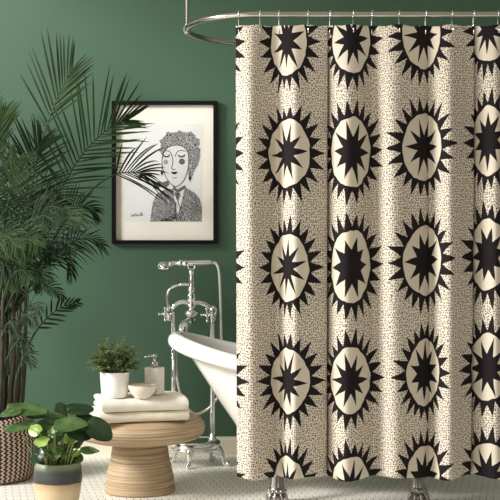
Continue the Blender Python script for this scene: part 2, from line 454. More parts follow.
for f, iL, iR, iB in ((.0,.085,.08,.07),(.08,.10,.085,.074),(.25,.155,.10,.085),(.5,.235,.13,.105),(.72,.31,.17,.135),(.87,.37,.23,.175),(.95,.42,.29,.22),(1.0,.50,.38,.28)):
    rings.append(ring(iL, iR, iB, lambda z, f=f: (z-.066)*(1-f)+.135*f))
loft(b, rings)
rings = [ring(.072, .072, .072, lambda z: z-.036)]
for f, iL, iR, iB in ((.08,.10,.09,.082),(.25,.165,.11,.095),(.5,.25,.14,.115),(.75,.33,.19,.15),(.9,.39,.26,.20),(1.0,.50,.38,.29)):
    rings.append(ring(iL, iR, iB, lambda z, f=f: (z-.036)*(1-f)+.16*f))
loft(b, rings, 1)
b.build('basin', [M['enamel'], M['enamel_inside']], tub)
def clawfoot(x, y, sx, sy):
    b = MB(); o = Vector((sx*.2, sy, 0)).normalized(); base = Vector((x, y, 0)); n = 48; rows = []
    for (z, r, back) in ((.235,.040,.09),(.21,.036,.07),(.18,.031,.042),(.15,.027,.022),(.12,.0255,.010),(.09,.0265,.004),(.066,.0295,.0)):
        for k in range(n):
            a = 2*PI*k/n; rr_ = r*(1+.075*math.cos(10*a)); b.v.append(base-o*back+Vector((rr_*math.cos(a), rr_*math.sin(a), z))); 
        rows.append(z)
    for i in range(len(rows)-1):
        for k in range(n): b.f.append((i*n+k, i*n+(k+1) % n, (i+1)*n+(k+1) % n, (i+1)*n+k)); b.mi.append(0)
    b.f.append(tuple(range(n))); b.mi.append(0)
    b.lathe([(.028,.068),(.034,.065),(.036,.058),(.036,.046),(.033,.042)], base, 24)
    for k in range(12):
        a = 2*PI*k/12; b.sphere(base+Vector((math.cos(a)*.035, math.sin(a)*.035, .052)), .0072, 8)
    b.sphere(base+Vector((0,0,.024)), .034, 18, (1,1,.70))
    for k in range(5):
        a = math.atan2(o.y, o.x)+(k-2)*.7; d = Vector((math.cos(a), math.sin(a), 0))
        b.tube(spline([base+d*.026+Vector((0,0,.046)), base+d*.038+Vector((0,0,.034)), base+d*.043+Vector((0,0,.018)), base+d*.042+Vector((0,0,.004))], 10), [.010-.006*i/10 for i in range(11)], 8)
    b.build('claw_foot', M['aged_silver'], tub)
fd = 4.80
for fx in (PXX(277, fd), PXX(418, fd)): clawfoot(fx, fd, -1 if fx < TX else 1, -1)
for fx in (PXX(277, fd), PXX(418, fd)): clawfoot(fx, 2*TY-fd, -1 if fx < TX else 1, 1)

# ------------------------------------------------------------------ freestanding tub filler
DF = 5.64
fil = empty('bathtub_filler', (PXX(193, DF), DF, 0))
tag(fil, 'chrome freestanding bathtub filler with two tall risers, cross handles and curved spout', 'bath tap')
q = lambda px, py, dd=0: P(px, py, DF+dd)
for px in (173.5, 212.5):
    b = MB(); top = q(px, 312); b.tube([(top.x, DF, .105), tuple(top)], .0125, 14)
    b.lathe([(.022,0),(.022,.008),(.016,.014),(.014,.028),(.0105,.034)], (top.x, DF, .122), 20); b.build('riser', M['chrome'], fil)
# base plate and its claw feet
b = MB(); cxp = PXX(196, DF); n = 48; prof = [(.5,.080),(.90,.080),(.97,.086),(1.0,.098),(1.0,.112),(.96,.120),(.5,.124)]
vs = []
for f, z in prof:
    for k in range(n): a = 2*PI*k/n; vs.append((cxp+.122*f*math.cos(a), DF+.095*f*math.sin(a), z))
fs = [(i*n+k, i*n+(k+1) % n, (i+1)*n+(k+1) % n, (i+1)*n+k) for i in range(len(prof)-1) for k in range(n)]
fs += [tuple(reversed(range(n))), tuple((len(prof)-1)*n+k for k in range(n))]
b.add(vs, fs)
b.tube([(cxp+.116*math.cos(2*PI*k/40), DF+.09*math.sin(2*PI*k/40), .082) for k in range(40)], .008, 8, closed=True)
b.build('base_plate', M['chrome'], fil)
for sx, sy in ((-.03, -.085), (.135, -.03), (-.11, .06), (.07, .09)):
    d = Vector((sx, sy, 0)).normalized() if abs(sx) > .05 else Vector((-.25, -1, 0)).normalized()
    p0 = Vector((cxp+sx*.72, DF+sy*.8, .088)); p3 = Vector((cxp+sx, DF+sy, 0))
    b = MB(); b.tube(spline([p0+Vector((0,0,0)), p0+d*.022+Vector((0,0,-.015)), p3+Vector((0,0,.04)), p3+d*.004+Vector((0,0,.016)), p3+d*.022+Vector((0,0,.007))], 16), [.024-.014*min(1, i/9.) for i in range(17)], 12)
    b.sphere(p3+d*.024+Vector((0,0,.012)), .012, 12); b.sphere(p0+d*.012+Vector((0,0,-.01)), .024, 12)
    b.build('claw_foot', M['chrome'], fil)
# central column
ct = q(191.5, 308); s_ = DF/F
b = MB()
zt = CH-(270-250)*s_; zb = CH-(322-250)*s_
H = zt-zb
pr = [(.012,0),(.016,.02),(.020,.05),(.014,.08),(.013,.10),(.026,.13),(.029,.17),(.026,.20),(.014,.235),(.011,.26),(.018,.29),(.020,.32),(.012,.35),(.016,.40),(.019,.47),(.015,.54),(.010,.58),(.016,.61),(.016,.65),(.010,.68),(.012,.75),(.011,.88),(.009,.93),(.012,.95),(.012,.985),(.006,1.0)]
zz = lambda f: zb+H*f
b.lathe([(r*1.3, zz(f)) for r, f in pr], (ct.x, DF, 0), 24); b.build('column', M['chrome'], fil)
# arms to both valves
for (pts, hub, hx) in (([(190,303),(182,302),(175,305),(171,311)], (169.5,312), (165,314)), ([(193,303),(201,303),(208,306),(212,311)], (213,312), (207,315))):
    b = MB(); b.tube(spline([q(*p) for p in pts], 18), .0125, 14)
    h = q(*hub); b.lathe([(.010,-.045),(.017,-.04),(.017,-.02),(.021,-.012),(.021,.014),(.014,.024),(.008,.034)], h, 22); b.build('arm', M['chrome'], fil)
    va = Vector((hx[0]-hub[0], 0, 0)).normalized()
    b = MB(); e = q(*hx, -.07); d = (e-h)
    b.tube([h, h+d*.5, h+d*.8, e], [.010,.013,.009,.012], 14)
    ax = d.normalized(); u1 = ax.cross(Vector((0,0,1))).normalized(); u2 = ax.cross(u1)
    for u0 in (u1, u2):
        for sg in (-1, 1):
            b.tube([e, e+u0*sg*.016, e+u0*sg*.027], [.0065,.004,.005], 10); b.sphere(e+u0*sg*.029, .0078, 10)
    b.sphere(e+ax*.008, .009, 12)
    b.build('cross_handle', M['chrome'], fil)
# loop arm at the left (diverter pipe)
b = MB(); b.tube(spline([q(190,285), q(184,284.5), q(177,285.5), q(170,289), q(167,297), q(168.5,309)], 30), .0075, 12)
b.sphere(q(181,284.7), .0085, 12); b.build('side_pipe', M['chrome'], fil)
# spout bending down over the tub
b = MB(); b.tube(spline([q(191,314,-.01), q(190.5,319,-.045), q(188.5,322,-.09), q(185.5,325,-.13), q(183.5,330,-.15), q(183,334,-.155)], 24), [.016+.010*min(1, i/14.) for i in range(25)], 16)
b.build('spout', M['chrome'], fil)
# cradle
b = MB(); c0 = Vector((ct.x, DF, zt))
b.tube(spline([c0, c0+Vector((-.012,-.008,.008)), c0+Vector((-.018,-.008,.024))], 8), .005, 8)
b.tube(spline([c0, c0+Vector((.012,.004,.006)), c0+Vector((.018,.004,.022))], 8), .005, 8)
b.build('cradle', M['chrome'], fil)
# hand shower resting on the cradle with its hose
hs = empty('hand_shower', q(190, 266)); tag(hs, 'chrome hand shower lying level across the top of the tub filler', 'shower head')
b = MB(); b.tube(spline([q(212.5,262.3), q(205,262.8), q(196,263), q(188,263.2), q(184,263.4), q(180,263), q(175,263.3), q(169,264.6)], 28), [w_*1.35 for w_ in [.0085,.009,.0095,.010,.0105,.0105,.0105,.0105,.0105,.0105,.0105,.0105,.010,.011,.013,.013,.011,.010,.0095,.013,.013,.010,.009,.0085,.0085,.009,.010,.011,.012]], 14)
b.build('handle', M['chrome'], hs)
hc = q(164, 265.5)
b = MB(); b.lathe([(.012,.018),(.024,.013),(.033,.0),(.034,-.014),(.030,-.020),(.012,-.017)], hc, 26, axis=(.12,-.05,1)); b.build('spray_head', M['chrome'], hs)
b = MB(); b.tube(spline([q(212.5,262.3), q(216.5,264), q(219,271), q(220,285), q(220.8,310), q(221.5,340), q(222,370), q(220,392), q(211,406), q(203,412), q(195,414,-.03), q(188,409,-.03), q(182,398,-.02), q(178,384,-.01), q(176.3,365,.02), q(175.6,340,.025), q(173.5,318,.012)], 110), .0072, 12)
b.build('hose', M['hose_white'], hs)

# ------------------------------------------------------------------ framed portrait
FD = WALL-.002
pic = empty('framed_portrait', P(165, 173, FD)); tag(pic, 'black framed ink portrait with wide cream mat, hanging on green wall', 'picture')
def A(px, py, off): # a point on the picture, off metres out from the wall
    v = P(px, py, WALL); return Vector((v.x, WALL-off, v.z))
def frame_ring(b, o, i, y0, y1):
    (ax0, ay0, ax1, ay1), (bx0, by0, bx1, by1) = o, i; vs = []
    for off in (y0, y1):
        for r_ in (o, i):
            x0, y0_, x1, y1_ = r_; vs += [A(x0,y0_,off), A(x1,y0_,off), A(x1,y1_,off), A(x0,y1_,off)]
    fs = []
    for k in range(4):
        j = (k+1) % 4
        fs += [(k, j, 4+j, 4+k), (8+k, 12+k, 12+j, 8+j), (k, 8+k, 8+j, j), (4+k, 4+j, 12+j, 12+k)]
    b.add(vs, fs)
b = MB(); frame_ring(b, (112.3,101.6,217.2,244), (116.3,105.4,213.4,240.2), .002, .032); b.build('frame', M['black_frame'], pic, smooth=False, bevel=.0012)
b = MB(); b.add([A(115.5,104.5,.010), A(214,104.5,.010), A(214,241,.010), A(115.5,241,.010), A(115.5,104.5,.002), A(214,104.5,.002), A(214,241,.002), A(115.5,241,.002)],
    [(0,1,2,3),(4,5,6,7),(0,1,5,4),(1,2,6,5),(2,3,7,6),(3,0,4,7)]); b.build('mat_board', M['mat_board'], pic, smooth=False)
def poly(b, pts, off, mi=0):
    b.add([A(x, y, off) for x, y in pts], [tuple(range(len(pts)))], mi)
def sp2(pts, n): return [(v.x, v.y) for v in spline([Vector((x, y, 0)) for x, y in pts], n)]
def stroke(b, pts, w, off, mi=0, n=None):
    pts = sp2(pts, n or max(6, len(pts)*6)) if len(pts) > 2 else pts
    L = []; Rr = []
    for i in range(len(pts)):
        a = Vector(pts[max(0, i-1)]); c = Vector(pts[min(len(pts)-1, i+1)]); d = c-a
        d = d.normalized() if d.length > 1e-6 else Vector((1, 0)); nn = Vector((-d.y, d.x))*w/2
        p_ = Vector(pts[i]); L.append(p_+nn); Rr.append(p_-nn)
    vs = [A(x.x, x.y, off) for x in L]+[A(x.x, x.y, off) for x in Rr]; m_ = len(pts)
    b.add(vs, [(i, i+1, m_+i+1, m_+i) for i in range(m_-1)], mi)
def circle(cx_, cy_, rx, ry=None, n=20): return [(cx_+rx*math.cos(2*PI*k/n), cy_+(ry or rx)*math.sin(2*PI*k/n)) for k in range(n)]
b = MB(); poly(b, [(125.2,124.6),(202,124.6),(202,221.8),(125.2,221.8)], .0108); b.build('print_sheet', M['print_paper'], pic, smooth=False)
# the drawing: materials 0 ink, 1 grey, 2 face, 3 hair, 4 jacket
b = MB()
poly(b, sp2([(160.5,222),(159,219),(150.8+.2,221.6)], 2)[:0] or [(150.5,221.6),(151.5,212),(153,202),(157,194),(165,189.5),(173,188.5),(177.5,187),(184,187),(189,189.5),(195,193),(200,199),(201.8,206),(202,221.6)], .0112, 4)
poly(b, [(173.5,187.5),(179,184.5),(186,185.5),(184,192),(181.5,203),(178,214),(175.5,204),(174,196)], .0114, 2)         # shirt opening
poly(b, [(175.2,193.5),(177.5,192),(180.5,193.2),(179.5,198),(178,202),(176,198)], .0116, 1)                          # tie
poly(b, [(172,184),(175,187),(178,189.5),(181,187.5),(185,185.2),(186,188),(181.5,191),(178,193),(174,190.5)], .0117, 1) # collar
hair = []
for k in range(72):
    a = 2*PI*k/72; r1 = 1+.05*math.sin(11*a)+.035*math.sin(23*a+1)
    ff = (abs(math.cos(a))**2.8+abs(math.sin(a))**2.8)**(-1/2.8)*r1; hair.append((180+19.8*ff*math.cos(a), 149+17.3*ff*math.sin(a)*(1 if math.sin(a) < 0 else .75)))
hair = [(min(x, 200.8), y) for x, y in hair]
poly(b, hair, .0118, 3)
poly(b, [(188,160),(199,150),(200.5,156),(198,165),(194,172),(190.5,181),(188.5,178)], .0119, 3)
face = sp2([(162,162),(163.2,155),(166,149.6),(171,146.4),(177,145.4),(183,146.8),(187.2,151),(188.6,157),(188.6,165),(187,173),(184,180.5),(179,185.6),(175,186.6),(171,184),(166.5,178),(163.2,170),(162,162)], 48)[:-1]
poly(b, face, .0121, 2)
stroke(b, face+[face[0]], .7, .0124, 0, 60)
stroke(b, [(163,153),(166,151),(170,152),(172.5,157),(173,163),(171.8,168),(173,169.6),(175.5,169.4)], .7, .0126)      # brow and nose
stroke(b, [(175.5,157),(177,152.5),(181,150.6),(186,151.6)], .7, .0126)
for ex in (166.8, 181.8):                                                                                         # closed eyes
    stroke(b, [(ex-3.6,155.2),(ex-1.6,156.6),(ex+1.4,156.5),(ex+3.4,154.8)], 1.2, .0126)
    for k in range(4): stroke(b, [(ex-2.4+k*1.6,156.4),(ex-2.8+k*1.8,158)], .4, .0126)
poly(b, circle(166,162.2,2.4), .0125, 5); poly(b, circle(182,161.8,2.7), .0125, 1)
stroke(b, circle(182,161.8,2.7)+[(184.7,161.8)], .5, .0127)
poly(b, [(171,172.5),(173,171.6),(174.4,172.2),(176,171.6),(178,172.6),(176,174.4),(173,174.4)], .0125, 0)
stroke(b, [(172,177.5),(174.5,178.2),(177,177.4)], .6, .0126)
stroke(b, [(190,172),(190,176)], .5, .0126); poly(b, [(190,175.5),(191.6,178.5),(190,182),(188.6,178.5)], .0126, 0)     # earrings
stroke(b, [(162,166),(162,171)], .5, .0126); poly(b, [(162,170.5),(163.4,173),(162,176),(160.6,173)], .0126, 0)
poly(b, [(156,184),(159,180.8),(163,182.5),(168,180.6),(169.5,185),(166,187.6),(162.5,186),(158.5,188)], .0125, 1)       # bow at the shoulder
stroke(b, [(160.5,220.8),(166,219.6),(171,217.2),(175,217.6),(172,219.4),(166,220.8)], 1.2, .0126)
stroke(b, [(178,200),(180,207),(182,214),(180,221)], .7, .0126); stroke(b, [(176,203),(175,212),(177,221)], .7, .0126)
stroke(b, [(131,216.8),(133,214.5),(134,216.6),(136,213.8),(137,216.2),(139,214.6),(140,216),(141.6,212.5),(142,215.6),(143.6,214.6)], .5, .0126)  # signature scrawl
b.build('ink_drawing', [M['ink'], M['ink_grey'], M['face_paper'], M['hair_ink'], M['jacket_ink'], M['ink_pale']], pic, smooth=False)
b = MB(); b.add([A(115.8,105,.020), A(214,105,.020), A(214,240.6,.020), A(115.8,240.6,.020)], [(0,1,2,3)]); b.build('glazing', M['glazing'], pic, smooth=False)

# ------------------------------------------------------------------ stool
SX, SY = PXX(140, 5.04), 5.04
stool = empty('side_table', (SX, SY, 0)); tag(stool, 'round pale wooden side table with mushroom shaped pedestal, carrying folded towels', 'table')
b = MB(); prof = [(.02,.225),(.15,.225),(.225,.229),(.262,.240),(.280,.256),(.287,.276),(.283,.298),(.268,.318),(.245,.330),(.215,.335),(.02,.335)]
b.lathe(prof, (0,0,0), 96); o = b.build('tabletop', M['strata_wood'], None); o.parent = stool
b = MB(); b.lathe([(.154,0),(.155,.006),(.1535,.03),(.147,.07),(.138,.11),(.129,.15),(.1225,.19),(.119,.2245)], (0,0,0), 80); o = b.build('pedestal', M['strata_wood'], None); o.parent = stool

# ------------------------------------------------------------------ towels
TR = math.radians(15)
def towel(name, cx_, cy_, z0, wx, wy, h, m, seed):
    # a folded towel: band folded over at the front, so its two leaves show at the sides
    b = MB(); Rm = Matrix.Rotation(TR, 3, 'Z'); c = Vector((cx_, cy_, z0))
    g = .0035; hw = wy/2; r1 = h/2; th = (h-g)/2; out = []
    def back(y, za, zb, n=6):
        return [(y+.5*th*math.sin(PI*i/n), (za+zb)/2+(zb-za)/2*-math.cos(PI*i/n)) for i in range(n+1)]
    for i in range(14): out.append((hw-.01-(2*hw-.02-r1)*i/13, 0))
    for i in range(1, 12): a = PI*i/12; out.append((-hw+r1-r1*1.05*math.sin(a), r1-r1*math.cos(a)))
    for i in range(14): out.append((-hw+r1+(2*hw-.02-r1)*i/13, h))
    out += [(y, z) for y, z in reversed(back(hw-.01, th+g, h))][1:-1]
    for i in range(10): out.append((hw-.01-(2*hw-.03-r1)*i/9, th+g))
    out.append((-hw+r1+.006, h/2))
    for i in range(10): out.append((-hw+r1+.02+(2*hw-.03-r1)*i/9, th))
    out += [(y, z) for y, z in reversed(back(hw-.01, 0, th))][1:-1]
    n = len(out); nx = 44; vs = []
    for i in range(nx+1):
        u = i/nx*2-1; e = max(0, (abs(u)-.955)/.045); k = math.sqrt(max(0, 1-(e*.93)**2)); x = u*wx/2
        for (y, z) in out:
            mid = th/2 if z <= th+.0001 and not (y < -hw+r1) else (h-th/2 if y >= -hw+r1 else h/2)
            zz_ = mid+(z-mid)*(1-(1-k)*.75) if y >= -hw+r1 else h/2+(z-h/2)*(1-(1-k)*.4)
            wv = .0013*math.sin(x*34+seed+y*9)+.0009*math.sin(x*83+seed*2+y*40)
            zz_ += wv*min(1, zz_/.02)
            sk = .004*math.sin(y*26+seed)*(1 if u > 0 else -1)*abs(u)
            vs.append(c+Rm@Vector((x+sk, y+.0022*math.sin(x*22+seed), max(zz_, .0003))))
    fs = [(i*n+k, i*n+(k+1) % n, (i+1)*n+(k+1) % n, (i+1)*n+k) for i in range(nx) for k in range(n)]
    fs += [tuple(reversed(range(n))), tuple(nx*n+k for k in range(n))]
    b.add(vs, fs)
    return b.build(name, m, origin=c, autosm=60)
TCX, TCY = PXX(139.5, 4.95), 4.935
o = towel('folded_towel', TCX, TCY, .3355, .39, .27, .043, M['towel_cloth_cream'], 3)
tag(o, 'folded cream towel at the bottom of the pair, lying directly on the wooden table', 'towel', 'folded towels on the side table')
o = towel('folded_towel', TCX+.006, TCY-.006, .3805, .375, .268, .052, M['towel_cloth'], 8)
tag(o, 'folded white towel on top of the pair, under the dispenser, bowl and potted plant', 'towel', 'folded towels on the side table')
TT = .4345

# ------------------------------------------------------------------ small white pot with bushy plant
PX_, PY_ = PXX(114.7, 4.865), 4.865
pp = empty('potted_plant', (PX_, PY_, TT)); tag(pp, 'small bushy green plant in plain white cylindrical pot standing on the towels', 'plant')
b = MB(); b.lathe([(.02,0),(.050,0),(.055,.004),(.058,.03),(.0625,.105),(.0625,.108),(.0585,.108),(.0575,.095),(.02,.093)], (0,0,0), 48); o = b.build('pot', M['white_ceramic']); o.parent = pp
b = MB(); b.lathe([(.005,.101),(.03,.1),(.0577,.0965)], (0,0,0), 24, cap0=True, cap1=False); o = b.build('soil', M['soil']); o.parent = pp
b = MB(); bs = MB(); rr = random.Random(5)
def leaf(b, base, d, n, L, W, droop=.3, segs=4, mi=0, fold=.15):
    d = d.normalized(); s_ = d.cross(n); s_ = s_.normalized() if s_.length > 1e-5 else Vector((1,0,0)); n = s_.cross(d).normalized(); o = len(b.v)
    for i in range(segs+1):
        f = i/segs; wv = W*math.sin(PI*min(1, f*.93+.05))**.8*.5 if i < segs else W*.02
        p = base+d*L*f+n*(-droop*L*f*f)
        b.v += [p-s_*wv+n*wv*fold, p, p+s_*wv+n*wv*fold]
    for i in range(segs):
        for k in range(2):
            b.f.append((o+i*3+k, o+i*3+k+1, o+i*3+k+4, o+i*3+k+3)); b.mi.append(mi)
for k in range(54):
    a = rr.random()*2*PI; e = math.acos(1-rr.random()*.98); L = .055+.055*rr.random()
    d = Vector((math.sin(e)*math.cos(a), math.sin(e)*math.sin(a), math.cos(e)))
    tip = Vector((d.x*(.066+L*.5), d.y*(.06+L*.4), .108+d.z*L*1.3+.006-(.02*rr.random() if d.z < .3 else 0)))
    st = Vector((d.x*.03, d.y*.03, .098))
    sp = spline([st, (st+tip)/2+Vector((0,0,.014)), tip], 8); bs.tube(sp, .0013, 5)
    for i in range(2, 9):
        for q_ in range(3):
            aa = rr.random()*2*PI; dd = (sp[i]-sp[i-1]).normalized()*.6+Vector((math.cos(aa), math.sin(aa), .35*rr.random()))
            leaf(b, sp[i], dd, Vector((rr.uniform(-.5,.5), rr.uniform(-.5,.5), 1)), rr.uniform(.015,.026), rr.uniform(.009,.014), .25, 3)
o = b.build('foliage', M['box_leaf']); o.parent = pp
o = bs.build('stems', M['stem_green']); o.parent = pp

# soap dispenser
DX, DY = PXX(154.5, 4.965), 4.965
ds = empty('soap_dispenser', (DX, DY, TT)); tag(ds, 'square stone coloured soap dispenser with metal pump, standing on the towels', 'soap dispenser')
b = MB(); b.box((0,0,.0585), (.066,.060,.117), math.radians(-30)); o = b.build('bottle', M['stone_bottle'], bevel=.004, autosm=40); o.parent = ds
b = MB(); b.lathe([(.010,.117),(.0165,.117),(.0165,.136),(.013,.140),(.006,.141),(.006,.158),(.010,.159),(.011,.170),(.008,.174),(.003,.175)], (0,0,0), 24); pu = b.build('pump', M['brushed_nickel']); pu.parent = ds
b = MB(); b.tube(spline([(0,0,.166),(-.02,-.006,.166),(-.036,-.010,.164),(-.040,-.011,.158)], 12), [.0055-.002*i/12 for i in range(13)], 10); o = b.build('nozzle', M['brushed_nickel']); o.parent = pu
# bowl
BX, BY = PXX(142.5, 4.835), 4.835
bo = empty('small_bowl', (BX, BY, TT)); tag(bo, 'small speckled cream bowl with tan rim, in front of the soap dispenser', 'bowl')
b = MB(); b.lathe([(.01,0),(.030,0),(.033,.004),(.046,.018),(.057,.036),(.0625,.054),(.0625,.0555),(.0595,.0555),(.054,.040),(.05,.035),(.01,.035)], (0,0,0), 48); o = b.build('bowl_body', M['speckle_ceramic']); o.parent = bo
b = MB(); b.tube([(.061*math.cos(2*PI*k/48), .061*math.sin(2*PI*k/48), .0555) for k in range(48)], .0024, 8, closed=True); o = b.build('rim', M['tan_glaze']); o.parent = bo
b = MB(); b.lathe([(.002,.046),(.03,.0455),(.0555,.044)], (0,0,0), 32, cap0=True, cap1=False); o = b.build('contents', M['wax']); o.parent = bo

# ------------------------------------------------------------------ basket
KX, KY = -1.205, 5.315
b = MB(); prof = [(.155,0),(.185,.004),(.200,.018),(.210,.06),(.217,.11),(.219,.16),(.215,.205),(.203,.245),(.188,.275),(.180,.29),(.174,.292),(.170,.285),(.180,.262),(.196,.225),(.205,.18),(.203,.1),(.19,.03),(.02,.02)]
NB = 96; b.uv = []
cum = 0
for i, (r, z) in enumerate(prof):
    if i: cum += math.hypot(r-prof[i-1][0], z-prof[i-1][1])
    for k in range(NB+1):
        a = 2*PI*k/NB; tilt = .010*math.cos(a-.2)*(z/.29)**2+.006*math.sin(a*2+1)*(z/.29)**2
        b.v.append(Vector((r*math.cos(a), r*math.sin(a), z+tilt))); b.uv.append((k/NB*52, cum/.0185))
for i in range(len(prof)-1):
    for k in range(NB): b.f.append((i*(NB+1)+k, i*(NB+1)+k+1, (i+1)*(NB+1)+k+1, (i+1)*(NB+1)+k)); b.mi.append(0)
o = b.build('woven_basket', M['woven_seagrass']); o.location = (KX, KY, 0)
tag(o, 'round basket woven in black and cream zigzag stitches, standing on the floor around the palm', 'basket')

# ------------------------------------------------------------------ areca palm
palm = empty('areca_palm', (KX, KY, .022)); tag(palm, 'tall areca palm with arching dark green fronds, growing out of the zigzag basket', 'palm')
b = MB(); b.lathe([(.12,.022),(.15,.10),(.165,.20),(.165,.205),(.15,.205),(.02,.21)], (KX, KY, 0), 32); b.build('nursery_pot', M['dark_fibre'], palm)
rp = random.Random(21)
def frond(pts, L, ang0=58, ang1=22, droop=.25, nrm=(0,-1,.15), start=.3, npair=24, dark=False, W=.0085, jit=.15, asym=(1,1), angs=(1,1)):
    sp = spline(pts, 40); b = MB(); br = MB()
    br.tube(sp, [.006-.0048*i/40 for i in range(41)], 7)
    nrm = Vector(nrm)
    for i in range(npair):
        f = start+(1-start)*(i+.5)/npair; k = f*40; i0 = min(39, int(k)); fr = k-i0
        p = sp[i0].lerp(sp[i0+1], fr); tg = (sp[min(40, i0+2)]-sp[max(0, i0-1)]).normalized()
        g = (f-start)/(1-start)
        side = tg.cross(nrm).normalized(); up = side.cross(tg).normalized()
        a = math.radians(ang0+(ang1-ang0)*g); ln = L*(.55+.45*math.sin(PI*min(1, .18+g*.82)))*(1-.35*g*g)
        for sg in (-1, 1):
            ll = ln*rp.uniform(1-jit, 1+jit)*asym[0 if sg < 0 else 1]
            aa = a*rp.uniform(.88, 1.12)*angs[0 if sg < 0 else 1]
            d = (tg*math.cos(aa)+side*sg*math.sin(aa)+up*rp.uniform(-.12,.22)).normalized()
            # blade as a narrow folded strip bending under its weight
            o = len(b.v); n_ = 6; pos = p.copy(); dd = d.copy(); w0 = W*rp.uniform(.8, 1.15)
            dr = droop*rp.uniform(.4, 1.5)
            for q_ in range(n_+1):
                fq = q_/n_; sd = dd.cross(up); sd = sd.normalized() if sd.length > 1e-4 else side
                wv = .5*w0*(math.sin(PI*(.12+.86*fq))**.7 if q_ < n_ else .04)
                nn = sd.cross(dd).normalized()
                for vv in (pos-sd*wv+nn*wv*.35, pos, pos+sd*wv+nn*wv*.35):
                    if vv.y > WALL-.042: vv = Vector((vv.x, WALL-.042, vv.z))
                    b.v.append(vv)
                dd = (dd+Vector((0,0,-1))*dr*(.25+fq)*.55).normalized(); pos = pos+dd*(ll/n_)
            for q_ in range(n_):
                for e in range(2): b.f.append((o+q_*3+e, o+q_*3+e+1, o+q_*3+e+4, o+q_*3+e+3)); b.mi.append(0)
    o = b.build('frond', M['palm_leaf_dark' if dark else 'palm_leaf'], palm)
    br.build('rachis', M['rachis_green'], None).parent = o
    return o
def pl(lst, D0, D1):
    n = len(lst)-1; return [P(x, y, D0+(D1-D0)*i/n) for i, (x, y) in enumerate(lst)]
def fixr():  # rachis meshes were built in room space: keep them there under their frond
    for o in COL.objects:
        if o.name.startswith('rachis'): o.matrix_parent_inverse = Matrix.Identity(4); o.location = -(Vector(palm.location)+Vector(o.parent.location))
# canes
for k, (x0, x1, yt, d0, r) in enumerate([(-22,-26,250,5.3,.016),(-12,-14,235,5.38,.017),(-4,-2,262,5.26,.018),(4,6,240,5.33,.017),(11,13,275,5.28,.016),(17,19,255,5.36,.015),(22,26,285,5.30,.012),(0,3,300,5.22,.014),(9,20,310,5.24,.011)]):
    b = MB(); sp = spline([P(KX/5.3*F+250+(x0-(-9))*.75-2, 455, d0), P(x0, 400, d0), P((x0+x1)/2+1, 340, d0), P(x1, yt, d0)], 24)
    b.tube(sp, [r*(1-.35*i/24)*(1.12 if i % 4 == 0 else 1) for i in range(25)], 10); b.build('cane', M['cane_bark'], palm)
# fronds seen clearly in the photograph
frond(pl([(12,320),(24,230),(36,164),(48,122),(60,92),(73,68)], 5.30, 5.35), .30, 44, 18, .02, (0,-1,.1), .58, 12, W=.0105, jit=.06, asym=(1.12,.85), angs=(1.05,.75))
frond(pl([(14,315),(40,240),(62,188),(85,151),(112,126),(128,120)], 5.30, 5.64), .36, 64, 14, .05, (.1,-1,.1), .36, 28, W=.0105, asym=(1.1,.75))
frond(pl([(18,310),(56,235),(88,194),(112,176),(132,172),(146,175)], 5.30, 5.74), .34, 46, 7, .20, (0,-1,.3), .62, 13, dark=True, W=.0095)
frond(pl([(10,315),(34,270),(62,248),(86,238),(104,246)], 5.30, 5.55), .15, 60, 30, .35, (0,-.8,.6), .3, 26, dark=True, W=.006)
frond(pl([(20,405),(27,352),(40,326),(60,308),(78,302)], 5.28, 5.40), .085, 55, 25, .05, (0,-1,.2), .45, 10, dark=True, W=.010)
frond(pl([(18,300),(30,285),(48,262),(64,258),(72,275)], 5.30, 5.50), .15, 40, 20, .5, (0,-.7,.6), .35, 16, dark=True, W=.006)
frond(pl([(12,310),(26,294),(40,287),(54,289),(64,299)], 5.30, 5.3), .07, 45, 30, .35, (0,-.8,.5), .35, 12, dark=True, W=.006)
frond(pl([(2,310),(-10,220),(-14,170),(-10,140),(-2,118)], 5.32, 5.30), .27, 36, 16, .03, (0,-1,.2), .4, 16, W=.010)
frond(pl([(-6,310),(-28,220),(-34,160),(-32,130),(-26,110)], 5.32, 5.25), .28, 45, 20, .08, (0,-1,.2), .4, 18, W=.010)
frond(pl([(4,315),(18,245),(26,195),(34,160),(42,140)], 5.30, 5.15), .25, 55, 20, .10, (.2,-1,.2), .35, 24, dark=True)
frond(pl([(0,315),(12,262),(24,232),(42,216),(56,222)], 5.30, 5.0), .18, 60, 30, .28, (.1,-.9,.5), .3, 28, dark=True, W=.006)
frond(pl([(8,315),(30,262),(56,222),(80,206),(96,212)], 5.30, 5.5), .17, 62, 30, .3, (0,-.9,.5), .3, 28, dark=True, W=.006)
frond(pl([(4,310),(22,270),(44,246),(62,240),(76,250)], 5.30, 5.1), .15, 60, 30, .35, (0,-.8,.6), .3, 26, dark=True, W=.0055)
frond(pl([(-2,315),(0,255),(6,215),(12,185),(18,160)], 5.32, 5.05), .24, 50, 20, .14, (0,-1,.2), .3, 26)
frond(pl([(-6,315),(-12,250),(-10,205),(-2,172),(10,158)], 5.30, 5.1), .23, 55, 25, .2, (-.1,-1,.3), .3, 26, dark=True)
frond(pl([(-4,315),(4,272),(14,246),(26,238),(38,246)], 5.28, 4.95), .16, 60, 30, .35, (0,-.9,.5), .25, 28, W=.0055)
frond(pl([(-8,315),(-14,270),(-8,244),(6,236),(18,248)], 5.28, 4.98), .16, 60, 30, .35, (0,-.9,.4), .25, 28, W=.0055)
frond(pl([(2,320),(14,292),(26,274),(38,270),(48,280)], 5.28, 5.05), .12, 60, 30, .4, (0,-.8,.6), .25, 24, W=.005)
frond(pl([(-2,320),(6,290),(12,276),(22,270),(30,280)], 5.28, 5.02), .12, 60, 30, .4, (0,-.8,.5), .25, 24, W=.005)
